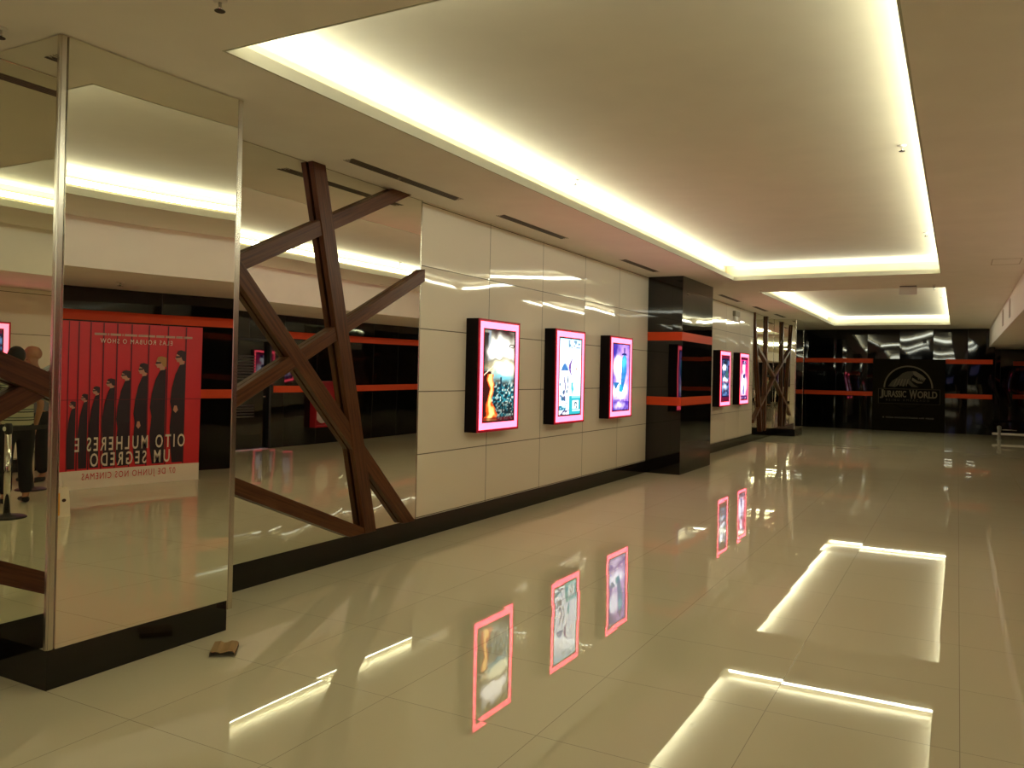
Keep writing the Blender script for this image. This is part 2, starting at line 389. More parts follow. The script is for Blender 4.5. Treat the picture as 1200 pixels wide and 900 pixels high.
def column(xa, y0, y1, label, bow):
    t = empty('mirrored_column', (0, 0, 0), label, 'column', 'mirror clad columns')
    box('core', (0.0, xa-.012, y0+.012, y1-.012, .0, H), 'black_flat', t)
    box('plinth', (-.008, xa, y0, y1, 0, .192), 'granite', t)
    box('mirror_glass', (.008, xa-.03, y0, y0+.011, .195, H-.004), 'mirror', t)
    if bow: bowed_glass('mirror_glass', t)
    else: box('mirror_glass', (xa-.011, xa, y0+.03, y1-.03, .195, H-.004), 'mirror', t)
    box('mirror_glass', (.008, xa-.03, y1-.011, y1, .195, H-.004), 'mirror', t)
    e = .004 if not bow else .010
    bm = bmesh.new(); add_box(bm, xa-.032, xa+.001, y0-.004, y0+.036, .195, H-.002)
    bmesh.ops.bevel(bm, geom=[q for q in bm.edges if abs(q.verts[0].co.z-q.verts[1].co.z) > 1], offset=.008, segments=3, affect='EDGES')
    mesh_obj('corner_trim', bm, 'chrome', t)
    bm = bmesh.new(); add_box(bm, xa-.032, xa+(.047 if bow else .002), y1-.04, y1+.004, .14 if bow else .195, H-.002)
    bmesh.ops.bevel(bm, geom=[q for q in bm.edges if abs(q.verts[0].co.z-q.verts[1].co.z) > 1], offset=.006, segments=3, affect='EDGES')
    mesh_obj('corner_trim', bm, 'chrome', t)
    box('shadow_gap', (0, xa-.02, y0+.013, y1-.013, H-.012, H-.001), 'rubber', t)
    return t
column(CA, C0, C1, 'near mirror clad column on a black granite plinth, reflecting the red film standee', True)
column(.60, 23.30, 24.5, 'far mirror clad column at the end of the hall before the black wall', False)

# mirrored wall bays
def wall_mirror(y0, y1, label):
    t = empty('wall_mirror', (0, y0, 0), label, 'mirror', 'full height wall mirrors')
    box('mirror_glass', (-.010, 0.0, y0+.006, y1-.006, .192, H-.006), 'mirror', t, off=(0, y0, 0))
    bm = bmesh.new(); add_box(bm, -.011, .004, y0, y0+.006, .192, H-.001); add_box(bm, -.011, .004, y1-.006, y1, .192, H-.001); add_box(bm, -.011, .003, y0, y1, H-.006, H-.001)
    for v in bm.verts: v.co.y -= y0
    mesh_obj('edge_trim', bm, 'chrome', t)
    return t
wall_mirror(3.552, 6.376, 'full height wall mirror behind crossed wooden beams, between near column and white panels')
wall_mirror(20.704, 23.294, 'narrow looking far wall mirror with wooden beams beside the far column')
wall_mirror(-.405, 2.424, 'wall mirror left of the near column, seen only reflected in the column side')

# wooden beams
def beam(p, q, wdt, label, grp, d0=.002, dep=.052, clip=None):
    """bar on the wall from p=(y,z) to q=(y,z); ends cut level with the plinth or ceiling"""
    (y0, z0), (y1, z1) = p, q; L = math.hypot(y1-y0, z1-z0); dy, dz = (y1-y0)/L, (z1-z0)/L; ny, nz = -dz, dy
    def edge(sg):
        a = [y0+ny*sg*wdt/2, z0+nz*sg*wdt/2]; b = [y1+ny*sg*wdt/2, z1+nz*sg*wdt/2]
        return a, b
    pts = []
    a1, b1 = edge(1); a2, b2 = edge(-1)
    poly = [a1, b1, b2, a2]
    lo, hi, yl, yh = clip
    def clipp(poly, f):
        out = []
        for i in range(len(poly)):
            A, B = poly[i], poly[(i+1) % len(poly)]; fa, fb = f(A), f(B)
            if fa >= 0: out.append(A)
            if (fa >= 0) != (fb >= 0):
                t = fa/(fa-fb); out.append([A[0]+(B[0]-A[0])*t, A[1]+(B[1]-A[1])*t])
        return out
    for f in (lambda P: P[1]-lo, lambda P: hi-P[1], lambda P: P[0]-yl, lambda P: yh-P[0]): poly = clipp(poly, f)
    cy = sum(P[0] for P in poly)/len(poly); cz = sum(P[1] for P in poly)/len(poly)
    ang = math.atan2(dy, dz)
    bm = bmesh.new(); Rm = Matrix.Rotation(ang, 4, 'X')
    def loc(P, x):  # local frame with its z along the beam
        v = Vector((x, P[0]-cy, P[1]-cz)); return Rm @ v
    fr = [bm.verts.new(loc(P, d0+dep)) for P in poly]; bk = [bm.verts.new(loc(P, d0)) for P in poly]
    bm.faces.new(fr); bm.faces.new(list(reversed(bk)))
    for i in range(len(poly)):
        j = (i+1) % len(poly); bm.faces.new((fr[i], bk[i], bk[j], fr[j]))
    bmesh.ops.recalc_face_normals(bm, faces=bm.faces[:])
    bmesh.ops.bevel(bm, geom=bm.edges[:], offset=.0025, segments=1, affect='EDGES')
    o = mesh_obj('wooden_beam', bm, 'wood'); o.location = (0, cy, cz); o.rotation_euler = (-ang, 0, 0)
    return tag(o, label, 'beam', grp)
K = (.193, H-.001, 3.556, 6.374)
G1 = 'wooden beams crossing the near wall mirror'
beam((4.86, 3.3), (5.655, .1), .145, 'tall near-upright wooden beam running ceiling to plinth across the near wall mirror', G1, .012, .05, K)
beam((3.6, 2.085), (6.2, 3.305), .118, 'upper sloping wooden beam rising from the near column to the ceiling', G1, .002, .05, K)
beam((3.75, 2.62), (6.35, .05), .125, 'long diagonal wooden beam falling from the near column to the plinth by the white panels', G1, .006, .05, K)
beam((3.7, 1.165), (6.6, 2.61), .105, 'wooden beam rising to the right edge of the near wall mirror above the first light box', G1, .002, .05, K)
beam((3.6, .97), (5.75, .10), .112, 'lowest wooden beam sloping down to the plinth at the foot of the tall beam', G1, .002, .05, K)
K = (.193, H-.001, 20.71, 23.288)
G2 = 'wooden beams crossing the far wall mirror'
beam((20.62, 3.3), (21.74, .1), .11, 'leftmost tall wooden beam on the far wall mirror, beside the fifth light box', G2, .006, .05, K)
beam((22.2, 3.3), (22.15, .1), .11, 'upright wooden beam in the middle of the far wall mirror', G2, .006, .05, K)
beam((21.0, 2.42), (23.5, 1.55), .08, 'wooden beam sloping down to the far column on the far wall mirror', G2, .002, .05, K)
beam((20.6, .45), (23.5, 1.66), .08, 'wooden beam rising from the plinth to the far column on the far wall mirror', G2, .002, .05, K)
K = (.193, H-.001, -.4, 2.42)
G3 = 'wooden beams on the mirror left of the near column'
beam((.4, .77), (2.6, 1.68), .13, 'upper crossing wooden beam reflected at the left edge of the picture, rising to the column', G3, .016, .05, K)
beam((.9, 2.12), (2.6, 1.22), .12, 'wooden beam falling towards the near column behind the upper crossing one', G3, .002, .05, K)
beam((1.3, .02), (2.6, .60), .115, 'lowest wooden beam reflected in the near column side, above its plinth', G3, .002, .05, K)

# black pillar with orange bands
t = empty('black_pillar', (0, 12.853, 0), 'glossy black square pillar with two orange bands between white wall panels', 'pillar')
box('shaft', (0, .579, 12.853, 14.684, 0, H-.002), 'black_flat', t, off=(0, 12.853, 0))
for z0, z1 in ((2.165, 2.305), (1.112, 1.250)):
    box('orange_band', (-.0, .582, 12.850, 14.687, z0, z1), 'orange', t, off=(0, 12.853, 0))

# ================================================================== light boxes
def vnoise(x, y, k=0):
    h = lambda a, b: (math.sin(a*127.1+b*311.7+k*74.7)*43758.5453) % 1.0
    xi, yi = math.floor(x), math.floor(y); fx, fy = x-xi, y-yi; fx = fx*fx*(3-2*fx); fy = fy*fy*(3-2*fy)
    return (h(xi, yi)*(1-fx)+h(xi+1, yi)*fx)*(1-fy)+(h(xi, yi+1)*(1-fx)+h(xi+1, yi+1)*fx)*fy
def art(kind, u, v):
    """backlit print colour at u (0..1 reading direction), v (0..1 upward); linear rgb"""
    h = lambda a, b: (math.sin(a*127.1+b*311.7)*43758.5453) % 1.0
    wob = (vnoise(u*7, v*12, 1)-.5)*.16; wv = (vnoise(u*8, v*14, 2)-.5)*.07
    U, V = u+wob, v+wv
    blob = lambda cx, cy, rx, ry, p=2.0: math.exp(-(((U-cx)/rx)**2+((V-cy)/ry)**2)**(p/2))
    mix = lambda a, b, t: tuple(x+(y-x)*max(0, min(1, t)) for x, y in zip(a, b))
    n1 = vnoise(u*12, v*22, 3)
    if kind == 0:       # battle scene: bright sky, fire at the left, cold crowd below
        c = mix((.16, .12, .08), (.42, .40, .28), n1*.8+.3*(v-.7))
        c = mix(c, (.05, .015, .015), 1.3*blob(.6, 1.0, .40, .06))
        c = mix(c, (.30, .36, .40), .9 if .12 < u < .22 and v > .66 else 0)
        c = mix(c, (.012, .006, .008), .95 if u < .12+.05*n1 and v < .97 else 0)
        c = mix(c, (2.2, 2.1, 1.8), 1.7*blob(.56, .79, .36, .115, 3))
        c = mix(c, (.10, .08, .05), .9*blob(.5, .672, .42, .020, 2))
        c = mix(c, (2.0, 1.9, 1.2), 1.6*blob(.68, .585, .40, .058, 2))
        c = mix(c, (.20, .10, .02), .7*blob(.18, .60, .12, .05))
        c = mix(c, (.25, .70, .78), 1.1*blob(.62, .50, .36, .045, 2))
        if v < .47:
            n = h(int(u*26), int(v*60)); c2 = (.004, .03, .045) if n < .55 else ((.04, .30, .36) if n < .82 else (.65, .8, .7))
            if v < .20: c2 = tuple(x*.45+.004 for x in c2)
            c = mix(c, c2, (.47-v)*12)
        if abs(u-.57) < .03 and .33 < v < .48: c = (.003, .03, .06)
        fx = .24-.07*max(0, .12-v)/.12*math.sin(v*60)+.03*math.sin(v*23)+wob*.3; wd = .05+.16*max(0, .22-v)/.22+.05*n1
        if v < .52 and abs(u-fx) < wd: c = mix((.9, .10, .01), (2.2, 1.3, .35), 1-abs(u-fx)/wd*1.5+.9*(n1-.5))
        elif u < .24 and v < .55: c = (.05, .006, .006)
        if abs(v-.50-.35*u) < .006 and u < .32: c = (1.5, 1.2, .8)
        if abs((u-.92)**2*30+(v-.84)**2*900-.25) < .12 and u > .78: c = (.03, .02, .015)
        if .035 > v: c = mix(c, (.12, .005, .01), .8)
        return c
    if kind == 1:       # pale blue and white animation poster
        c = mix((1.35, 1.5, 1.5), (.55, 1.15, 1.25), (v-.82)*5+.5*(n1-.5))
        if v > .875 and .40 < u < .96 and vnoise(u*16, v*34, 5) > .50: c = (.03, .25, .38)
        c = mix(c, (.9, .85, 1.2), .5*n1)
        du = abs(u-.26); 
        if .575 < v < .67 and du < .17*math.sqrt(max(0, (.67-v)/.095)): c = mix((.03, .14, .42), (.10, .30, .70), n1)
        x0 = .60-(.13-4.5*(v-.62)**2*2.2)*.9
        if .52 < v < .74 and abs(u-x0) < .045*(1-abs(v-.63)/.125)+.012: c = (.24, .12, .42)
        if abs(u-.80) < .025 and .585 < v < .615: c = (.8, .3, .1)
        if v < .55 and u < .42 and vnoise(u*14, v*20, 6) > .66: c = (.05, .16, .30)
        if .20 < v < .50 and abs(u-.27+.03*math.sin(v*30)) < .022: c = (.16, .14, .30)
        if v < .25 and u > .48:
            c = (.04, .50, .58) if (v < .21 or u < .60) else (.35, .95, 1.0)
            if .07 < v < .18 and .63 < u < .93:
                c = (1.1, 1.3, 1.3); rr = math.hypot((u-.79)/.9, (v-.115)*1.75)
                if .045 < rr < .085 and not (u < .80 and v < .10): c = (.02, .08, .14)
            if abs(v-.045) < .008 and u > .62: c = (.8, 1.1, 1.1)
        if .25 < v < .42 and abs(u-.62) < .06*(vnoise(u*9, v*18, 8)+.1): c = (.10, .62, .70)
        if .06 < v < .12 and u < .32: c = (.04, .25, .38) if vnoise(u*22, v*60, 7) > .4 else (.7, 1.1, 1.2)
        if v < .06 and u < .5 and vnoise(u*22, v*60, 9) > .62: c = (.15, .12, .25)
        return c
    if kind == 2:       # violet poster with a tall blue rounded figure
        c = mix((.14, .03, .55), (1.0, .60, 1.3), 1.1*blob(.62, .50, .40, .55)+.3*(n1-.5))
        c = mix(c, (.06, .03, .42), 1.5*blob(.05, .95, .32, .13))
        c = mix(c, (1.6, 1.6, 1.9), 1.5*blob(.30, .66, .22, .15, 3)+1.5*blob(.45, .30, .38, .12, 3))
        cx = .70-.45*max(0, .60-v)
        w_ = .15 if v > .55 else .15-.30*(.55-v)
        if .30 < v < .84 and abs(u-cx) < w_ and (v < .76 or math.hypot((u-.70)/.15, (v-.76)/.08) < 1): c = mix((.03, .18, .60), (.10, .68, 1.0), 1.2*blob(.66, .72, .12, .10)+.3*n1)
        if .835 < v < .875 and abs(u-.69) < .19-(v-.835)*2.5: c = (.02, .03, .20)
        if .87 < v < .955 and abs(u-.69) < .028: c = (.03, .04, .22)
        if .28 < v < .44 and abs(u-.50-.5*(v-.3)) < .11 and n1 > .3: c = (.03, .50, .72)
        if .33 < v < .42 and abs(u-.20) < .14*(v-.31)/.08*(.5+n1): c = (.03, .20, .50)
        if .135 < v < .165 and .1 < u < .9: c = mix(c, (.20, .08, .55), .8 if vnoise(u*30, 3, 3) > .4 else .2)
        if v < .13: c = mix((.12, .04, .50), (1.0, .8, 1.3), 1.3*blob(.4, .07, .26, .05, 2)+.4*(n1-.5))
        return c
    if kind == 3:       # dark poster with cold figures
        c = (.012, .010, .06)
        if .12 < v < .90: c = mix(c, (.14, .28, .60), (n1-.25)*1.4*(u > .12))
        c = mix(c, (1.3, 1.4, 1.6), 1.5*blob(.40, .74, .20, .06, 3)+1.4*blob(.52, .48, .26, .05, 3)+.8*blob(.45, .30, .2, .05))
        c = mix(c, (.06, .16, .14), 1.2*blob(.72, .60, .16, .06, 3)); c = mix(c, (.010, .012, .03), 1.3*blob(.55, .86, .25, .07))
        if abs(v-.42) < .012: c = mix(c, (.45, .03, .16), .8)
        if v < .09 or v > .94: c = (.14, .004, .03)
        return c
    # kind 4: pink and white poster with a slim dark figure
    c = mix((.80, .02, .20), (1.5, 1.4, 1.7), 1.6*blob(.42, .36, .40, .24, 3)+1.5*blob(.46, .76, .15, .12, 3))
    if abs(u-.50+.08*math.sin(v*8)) < .08+.04*math.sin(v*11) and .12 < v < .62: c = mix((.03, .03, .20), (.32, .28, .75), n1)
    if math.hypot((u-.44)/.12, (v-.56)/.05) < 1: c = (.03, .02, .12)
    if .84 < v < .93 and abs(u-.5) < .28: c = (.03, .01, .12) if vnoise(u*14, v*50, 4) > .4 else (.7, .5, .8)
    if v < .10: c = (.10, .02, .16) if n1 > .35 else (.7, .5, .8)
    if v > .95 or v < .015: c = (.10, .0, .03)
    return c
def light_box(x0, sx, yc, kind, label, grp):
    """poster box on a wall facing sx (+1 or -1); 0.89 wide, 1.175 high, 0.16 deep"""
    t = empty('poster_light_box', (x0, yc, .965), label, 'light box', grp)
    W, Z, D = .445, 1.185, .158
    X = lambda d: d*sx
    bm = bmesh.new()
    a, b_ = sorted((X(.0), X(D-.012))); add_box(bm, a, b_, -W, W, 0, Z)
    mesh_obj('cabinet', bm, 'box_side', t)
    # red rim
    bm = bmesh.new(); r = .026; a, b_ = sorted((X(D-.012), X(D)))
    add_box(bm, a, b_, -W, -W+r, 0, Z); add_box(bm, a, b_, W-r, W, 0, Z); add_box(bm, a, b_, -W+r, W-r, 0, r); add_box(bm, a, b_, -W+r, W-r, Z-r, Z)
    mesh_obj('red_rim', bm, 'box_red', t)
    # glowing band
    bm = bmesh.new(); i0, i1 = .096, .096; a, b_ = sorted((X(D-.012), X(D-.004)))
    iw = W-i0; zi0, zi1 = i1, Z-i1
    add_box(bm, a, b_, -W+r, -iw, r, Z-r); add_box(bm, a, b_, iw, W-r, r, Z-r); add_box(bm, a, b_, -iw, iw, r, zi0); add_box(bm, a, b_, -iw, iw, zi1, Z-r)
    mesh_obj('glowing_band', bm, 'neon', t)
    bm = bmesh.new(); q = .018; a, b_ = sorted((X(D-.012), X(D-.001)))
    add_box(bm, a, b_, -iw, -iw+q, zi0, zi1); add_box(bm, a, b_, iw-q, iw, zi0, zi1); add_box(bm, a, b_, -iw+q, iw-q, zi0, zi0+q); add_box(bm, a, b_, -iw+q, iw-q, zi1-q, zi1)
    mesh_obj('inner_frame', bm, plain('dark_red_frame', (.03, .003, .006), .35), t)
    # printed panel
    NX, NY = 60, 96; me = bpy.data.meshes.new('poster_print'); vs = []; fs = []
    y0, y1, z0, z1 = -iw+q, iw-q, zi0+q, zi1-q
    for j in range(NY+1):
        for i in range(NX+1):
            y = (y0+(y1-y0)*i/NX) if sx > 0 else (y1-(y1-y0)*i/NX)
            vs.append((X(D-.008), y, z0+(z1-z0)*j/NY))
    for j in range(NY):
        for i in range(NX):
            a = j*(NX+1)+i; fs.append((a, a+1, a+NX+2, a+NX+1))
    me.from_pydata(vs, [], fs); at = me.attributes.new('print', 'FLOAT_COLOR', 'POINT')
    for j in range(NY+1):
        for i in range(NX+1): at.data[j*(NX+1)+i].color = (*[max(0, c) for c in art(kind, i/NX, j/NY)], 1)
    me.materials.append(M['screen']); link(bpy.data.objects.new('poster_print', me), t)
    return t
GB = 'backlit film poster boxes on the left wall'
light_box(0, 1, 7.66, 0, 'backlit poster box with fire and a cold crowd scene, nearest to the camera', GB)
light_box(0, 1, 9.495, 1, 'backlit poster box with a white and pale cyan print, middle of the near three', GB)
light_box(0, 1, 11.285, 2, 'backlit poster box with a violet print and tall blue figure, just before the black pillar', GB)
light_box(0, 1, 17.40, 3, 'backlit poster box with a dark blue print, first one past the black pillar', GB)
light_box(0, 1, 19.15, 4, 'backlit poster box with a pink and white print, farthest along the left wall', GB)
light_box(WID, -1, -1.50, 3, 'backlit poster box on the white wall behind the queue, reflected at left edge', 'backlit poster boxes behind the camera')
light_box(WID, -1, -3.35, 2, 'invented backlit poster box farther behind the camera past the queue', 'backlit poster boxes behind the camera')  # added glowing box, there only for reflections and other views

# ================================================================== ceiling items
def slot(x, y0, y1, label):
    t = empty('air_slot_diffuser', (x, (y0+y1)/2, H), label, 'air vent', 'linear air slots in the ceiling'); L = (y1-y0)/2
    bm = bmesh.new()
    for k in (-.036, -.012, .012, .036): add_box(bm, k-.0085, k+.0085, -L+abs(k)*0+(.036-k)*.9, L-(k+.036)*.9, -.0025, .001)
    mesh_obj('slot', bm, 'vent', t)
    bm = bmesh.new()
    for k in (-.048, -.024, 0, .024, .048): add_box(bm, k-.0025, k+.0025, -L, L, -.0035, .0)
    mesh_obj('blade', bm, plain('slot_blade', (.20, .16, .11), .5), t)
slot(.345, 4.89, 6.48, 'slotted air vent in the ceiling above the near wall mirror')
slot(.335, 7.29, 8.86, 'slotted air vent in the ceiling above the first light box')
slot(.335, 10.77, 12.24, 'slotted air vent in the ceiling just before the black pillar')
slot(.345, 16.06, 17.7, 'slotted air vent in the ceiling just past the black pillar')
slot(.38, 19.0, 20.4, 'slotted air vent in the ceiling above the farthest light box')
slot(.40, 21.35, 22.65, 'slotted air vent in the ceiling above the far wall mirror')
slot(.28, .9, 2.28, 'slotted air vent left of the near column, seen reflected in its side')
def sprinkler(x, y, z, label):
    t = empty('sprinkler_head', (x, y, z), label, 'sprinkler', 'ceiling sprinkler heads')
    lathe('escutcheon', [(.032, 0), (.030, -.006), (.012, -.010)], 'white_metal', t, 16)
    lathe('nozzle', [(.008, -.008), (.008, -.03), (.012, -.034), (.005, -.045)], 'dark_chrome', t, 10)
    lathe('deflector', [(.022, -.046), (.024, -.048), (.022, -.050)], 'vent', t, 16)
for x, y, z, l in ((4.068, 7.19, REC, 'sprinkler in the first tray near its right glowing edge'), (1.20, 7.22, REC, 'sprinkler in the first tray near its left glowing edge'),
                   (1.19, 11.7, REC, 'sprinkler in the first tray near its far left corner'), (4.104, 11.56, REC, 'sprinkler in the first tray near its far right corner'),
                   (1.27, 15.44, H, 'dark sprinkler between the two trays, left end'), (4.11, 15.42, H, 'dark sprinkler between the two trays, right end'),
                   (1.61, 2.52, H, 'sprinkler at the top edge of the picture left of the first tray'), (.40, 2.26, H, 'sprinkler beside the near column top'),
                   (.50, 28.1, H, 'sprinkler by the far black wall'), (4.05, 18.4, REC, 'sprinkler in the far tray near its right edge, nearer one'),
                   (4.15, 20.2, REC, 'sprinkler in the far tray near its right edge, farther one'), (6.5, 6.6, BZ, 'sprinkler under the bulkhead above the red standee')):
    sprinkler(x, y, z, l)
# small hanging box between trays
t = empty('exit_sign_box', (3.72, 15.45, H), 'small blank white box hanging from the ceiling between the two lit trays', 'sign')
box('casing', (-.14, .14, -.03, .03, -.15, -.02), 'white_metal', t, .004)
box('bracket', (-.13, .13, -.035, .035, -.02, 0), plain('grey_bracket', (.25, .22, .20), .5), t, .002)
# grilles on the bulkhead face
for y0, y1, l in ((17.3, 17.75, 'nearer of two tall dark air grilles on the bulkhead face'), (19.85, 20.35, 'farther of two tall dark air grilles on the bulkhead face')):
    t = empty('air_grille', (BX, y0, 2.79), l, 'air vent', 'bulkhead air grilles')
    box('backing', (-.004, 0, 0, y1-y0, 0, .34), plain('brown_grille', (.22, .11, .07), .5), t)
    bm = bmesh.new()
    for k in range(11): add_box(bm, -.010, -.004, .015, y1-y0-.015, .012+k*.03, .022+k*.03)
    mesh_obj('slat', bm, plain('brown_grille_slat', (.34, .17, .11), .5), t)
# emergency light above the far light boxes
t = empty('emergency_light', (0, 18.76, 2.87), 'small whitish emergency light high on the white panels above the far light boxes', 'lamp')
box('housing', (0, .07, -.20, .20, .10, .22), plain('grey_housing', (.30, .27, .20), .5), t, .006)
box('lens', (.01, .06, -.15, .10, .0, .10), 'white_metal', t, .006)
# small spotlights in the low ceiling
for x, y, l in ((6.2, 27.6, 'small round spotlight in the low ceiling near the far right corner'), (6.5, 10.6, 'small round spotlight in the low ceiling opposite the second light box'),):
    t = empty('ceiling_spotlight', (x, y, BZ), l, 'lamp', 'low ceiling spotlights')
    lathe('rim', [(.06, 0), (.058, -.006), (.045, -.008)], 'white_metal', t)
    lathe('lamp_face', [(.042, -.0085), (.041, -.010)], glow('spot_lamp_face', (1, .9, .8), 2.2), t)
# access hatch on the soffit
bm = bmesh.new()
for b in ((4.86, 5.2, 12.40, 12.41), (4.86, 5.2, 12.99, 13.0), (4.86, 4.87, 12.41, 12.99), (5.19, 5.2, 12.41, 12.99)): add_box(bm, *b, H-.003, H+.001)
tag(mesh_obj('access_hatch', bm, plain('hatch_frame', (.45, .38, .30), .7)), 'flush square ceiling hatch outline right of the first tray', 'hatch')

# ================================================================== film poster on the far wall
M['jw_board'] = plain('dark_olive_print', (.012, .009, .0045), .9, spec=.1)
M['jw_line'] = plain('dull_bronze_print', (.13, .105, .062), .55)
M['jw_mid'] = plain('dim_bronze_print', (.05, .04, .022), .6)
M['jw_dark'] = plain('near_black_print', (.006, .0045, .0025), .9, spec=.1)
t = empty('film_standee', (3.12, 28.45, 0), 'dark film display board with a round emblem leaning on the black far wall', 'sign')
def rel(o, base):  # geometry built in world coordinates, moved under its thing
    for v in o.data.vertices: v.co -= Vector(base)
    return o
PJ = Plane((2.10, 28.40, 0), (1, 0, 0), (0, 0, 1), (0, -1, 0)); B0 = (3.12, 28.45, 0)
box('board', (2.10, 4.15, 28.402, 28.50, 0, 2.26), 'jw_board', t, .004, off=B0)
cx, cz, R0 = 1.02, 1.36, .70
bm = bmesh.new(); n = 48
ring = lambda r, a: (cx+r*math.cos(a), cz+r*math.sin(a))
for i in range(n):        # emblem disc rim: the upper arc, brighter to the right
    a0, a1 = math.pi*(-.0+i/n), math.pi*((i+1)/n)
    PJ.poly(bm, [ring(R0, a0), ring(R0, a1), ring(R0-.045, a1), ring(R0-.045, a0)], .006)
rel(mesh_obj('emblem_rim', bm, 'jw_line', t), B0)
bm = bmesh.new(); PJ.poly(bm, [ring(R0-.045, math.pi*i/32) for i in range(33)], .004)
for i in range(32):
    a0, a1 = -math.pi*(.12+i/42.), -math.pi*(.12+(i+1)/42.)
    PJ.poly(bm, [ring(R0-.03, a0), ring(R0-.03, a1), ring(R0-.075, a1), ring(R0-.075, a0)], .004)
rel(mesh_obj('emblem_disc', bm, 'jw_dark', t), B0)
# dinosaur skeleton outline: back, skull and open jaw
bm = bmesh.new()
PJ.poly(bm, [(cx-.57, cz+.04), (cx-.45, cz+.22), (cx-.28, cz+.34), (cx-.16, cz+.46), (cx-.02, cz+.52), (cx+.14, cz+.53), (cx+.20, cz+.46), (cx+.10, cz+.36),
             (cx+.06, cz+.24), (cx+.16, cz+.12), (cx+.30, cz+.03), (cx+.10, cz+.04), (cx-.02, cz+.15), (cx-.12, cz+.04), (cx-.30, cz+.10), (cx-.36, cz+.02)], .008)
rel(mesh_obj('emblem_skeleton', bm, 'jw_mid', t), B0)
bm = bmesh.new()
PJ.poly(bm, [(cx+.12, cz+.53), (cx+.22, cz+.52), (cx+.40, cz+.40), (cx+.50, cz+.30), (cx+.46, cz+.25), (cx+.30, cz+.31), (cx+.16, cz+.40)], .010)
PJ.poly(bm, [(cx+.12, cz+.33), (cx+.28, cz+.22), (cx+.42, cz+.19), (cx+.40, cz+.15), (cx+.26, cz+.15), (cx+.10, cz+.24)], .010)
for k in range(4): PJ.poly(bm, [(cx+.27+k*.05, cz+.31-k*.02), (cx+.29+k*.05, cz+.25-k*.02), (cx+.31+k*.05, cz+.31-k*.02)], .011)
for k in range(5): PJ.poly(bm, [(cx-.42+k*.09, cz+.05), (cx-.40+k*.09, cz+.05), (cx-.30+k*.08, cz+.28), (cx-.33+k*.08, cz+.28)], .010)
rel(mesh_obj('emblem_skull', bm, 'jw_line', t), B0)
bm = bmesh.new()
x0, x1, z0, z1 = .17, 1.92, .86, 1.33
PJ.poly(bm, [(x0, z0), (x1, z0), (x1, z1), (x0, z1)], .012)
rel(mesh_obj('title_panel', bm, 'jw_dark', t), B0)
bm = bmesh.new(); e = .014
for q in ([(x0, z1-e), (x1, z1-e), (x1, z1), (x0, z1)], [(x1-e, z0), (x1, z0), (x1, z1), (x1-e, z1)], [(x0, z0), (x1, z0), (x1, z0+e*.6), (x0, z0+e*.6)], [(x0, z0), (x0+e, z0), (x0+e, z1), (x0, z1)]): PJ.poly(bm, q, .014)
rel(mesh_obj('title_frame', bm, 'jw_mid', t), B0)
rel(lettering('title_lettering', 'J', PJ, .21, 1.02, .12, .28, .016, 'jw_line', t, .03), B0)
rel(lettering('title_lettering', 'URASSIC', PJ, .345, 1.06, .63, .21, .016, 'jw_line', t, .03), B0)
rel(lettering('title_lettering', 'W', PJ, 1.06, 1.02, .22, .28, .016, 'jw_line', t, .03), B0)
rel(lettering('title_lettering', 'ORLD', PJ, 1.29, 1.05, .55, .22, .016, 'jw_line', t, .03), B0)
rel(lettering('subtitle_lettering', 'REINO AMEAÇADO', PJ, .40, .925, 1.22, .085, .016, 'jw_mid', t, .0, 1.6), B0)
rel(lettering('tagline_lettering', 'A VIDA ENCONTRARÁ UM MEIO', PJ, .30, .40, 1.45, .065, .006, plain('pale_print', (.26, .24, .19), .5), t, .0, 1.2), B0)

# ================================================================== red film standee on the right, seen in the mirror
PW, PH = 1.235, 2.13; PX, PY1, PY0 = 6.64, 7.43, 6.195
t = empty('film_standee', (PX, 6.81, 0), 'red film display board with eight dark coated figures, reflected in the near column', 'sign')
B0 = (PX, 6.81, 0)
PR = Plane((PX, PY1, 0), (0, -1, 0), (0, 0, 1), (-1, 0, 0))
M['red_print'] = plain('red_print', (.62, .018, .022), .35); M['red_dark'] = plain('dark_red_print', (.12, .004, .006), .35)
M['coat'] = plain('black_coat_print', (.008, .007, .008), .4); M['cream'] = plain('cream_print', (.74, .66, .52), .4)
M['skin_print'] = plain('skin_tone_print', (.55, .27, .17), .4); M['gold_hair'] = plain('blond_print', (.42, .22, .06), .4); M['dark_hair'] = plain('dark_hair_print', (.020, .010, .008), .4)
box('board', (PX, PX+.03, PY0, PY1, .0, PH), 'red_print', t, off=B0)
for y in (PY0+.2, PY1-.2):
    bm = bmesh.new(); v = [bm.verts.new(p) for p in ((PX+.03, y, .0), (PX+.38, y, 0), (PX+.03, y, 1.2), (PX+.03, y+.02, .0), (PX+.38, y+.02, 0), (PX+.03, y+.02, 1.2))]
    for f in ((0, 1, 2), (3, 5, 4), (0, 3, 4, 1), (1, 4, 5, 2), (0, 2, 5, 3)): bm.faces.new([v[i] for i in f])
    rel(mesh_obj('rear_strut', bm, 'white_metal', t), B0)
cv = lambda x, y: ((690-x)/655*PW, (880-y)/810*PH)
bm = bmesh.new(); PR.poly(bm, [(0, 0), (PW, 0), (PW, .235), (0, .235)], .003)
rel(mesh_obj('white_strip', bm, plain('white_print', (.78, .72, .60), .35), t), B0)
bm = bmesh.new()
for x in (612, 527, 438, 358, 292, 230, 172, 120, 74):
    a, b = cv(x, 75); w2 = .006
    PR.poly(bm, [(a-w2, .24), (a+w2, .24), (a+w2, PH-.005), (a-w2, PH-.005)], .0025)
rel(mesh_obj('dark_line', bm, 'red_dark', t), B0)
bm = bmesh.new(); PR.poly(bm, [(0, 1.128), (PW, 1.128), (PW, 1.135), (0, 1.135)], .007)
rel(mesh_obj('panel_seam', bm, 'red_dark', t), B0)
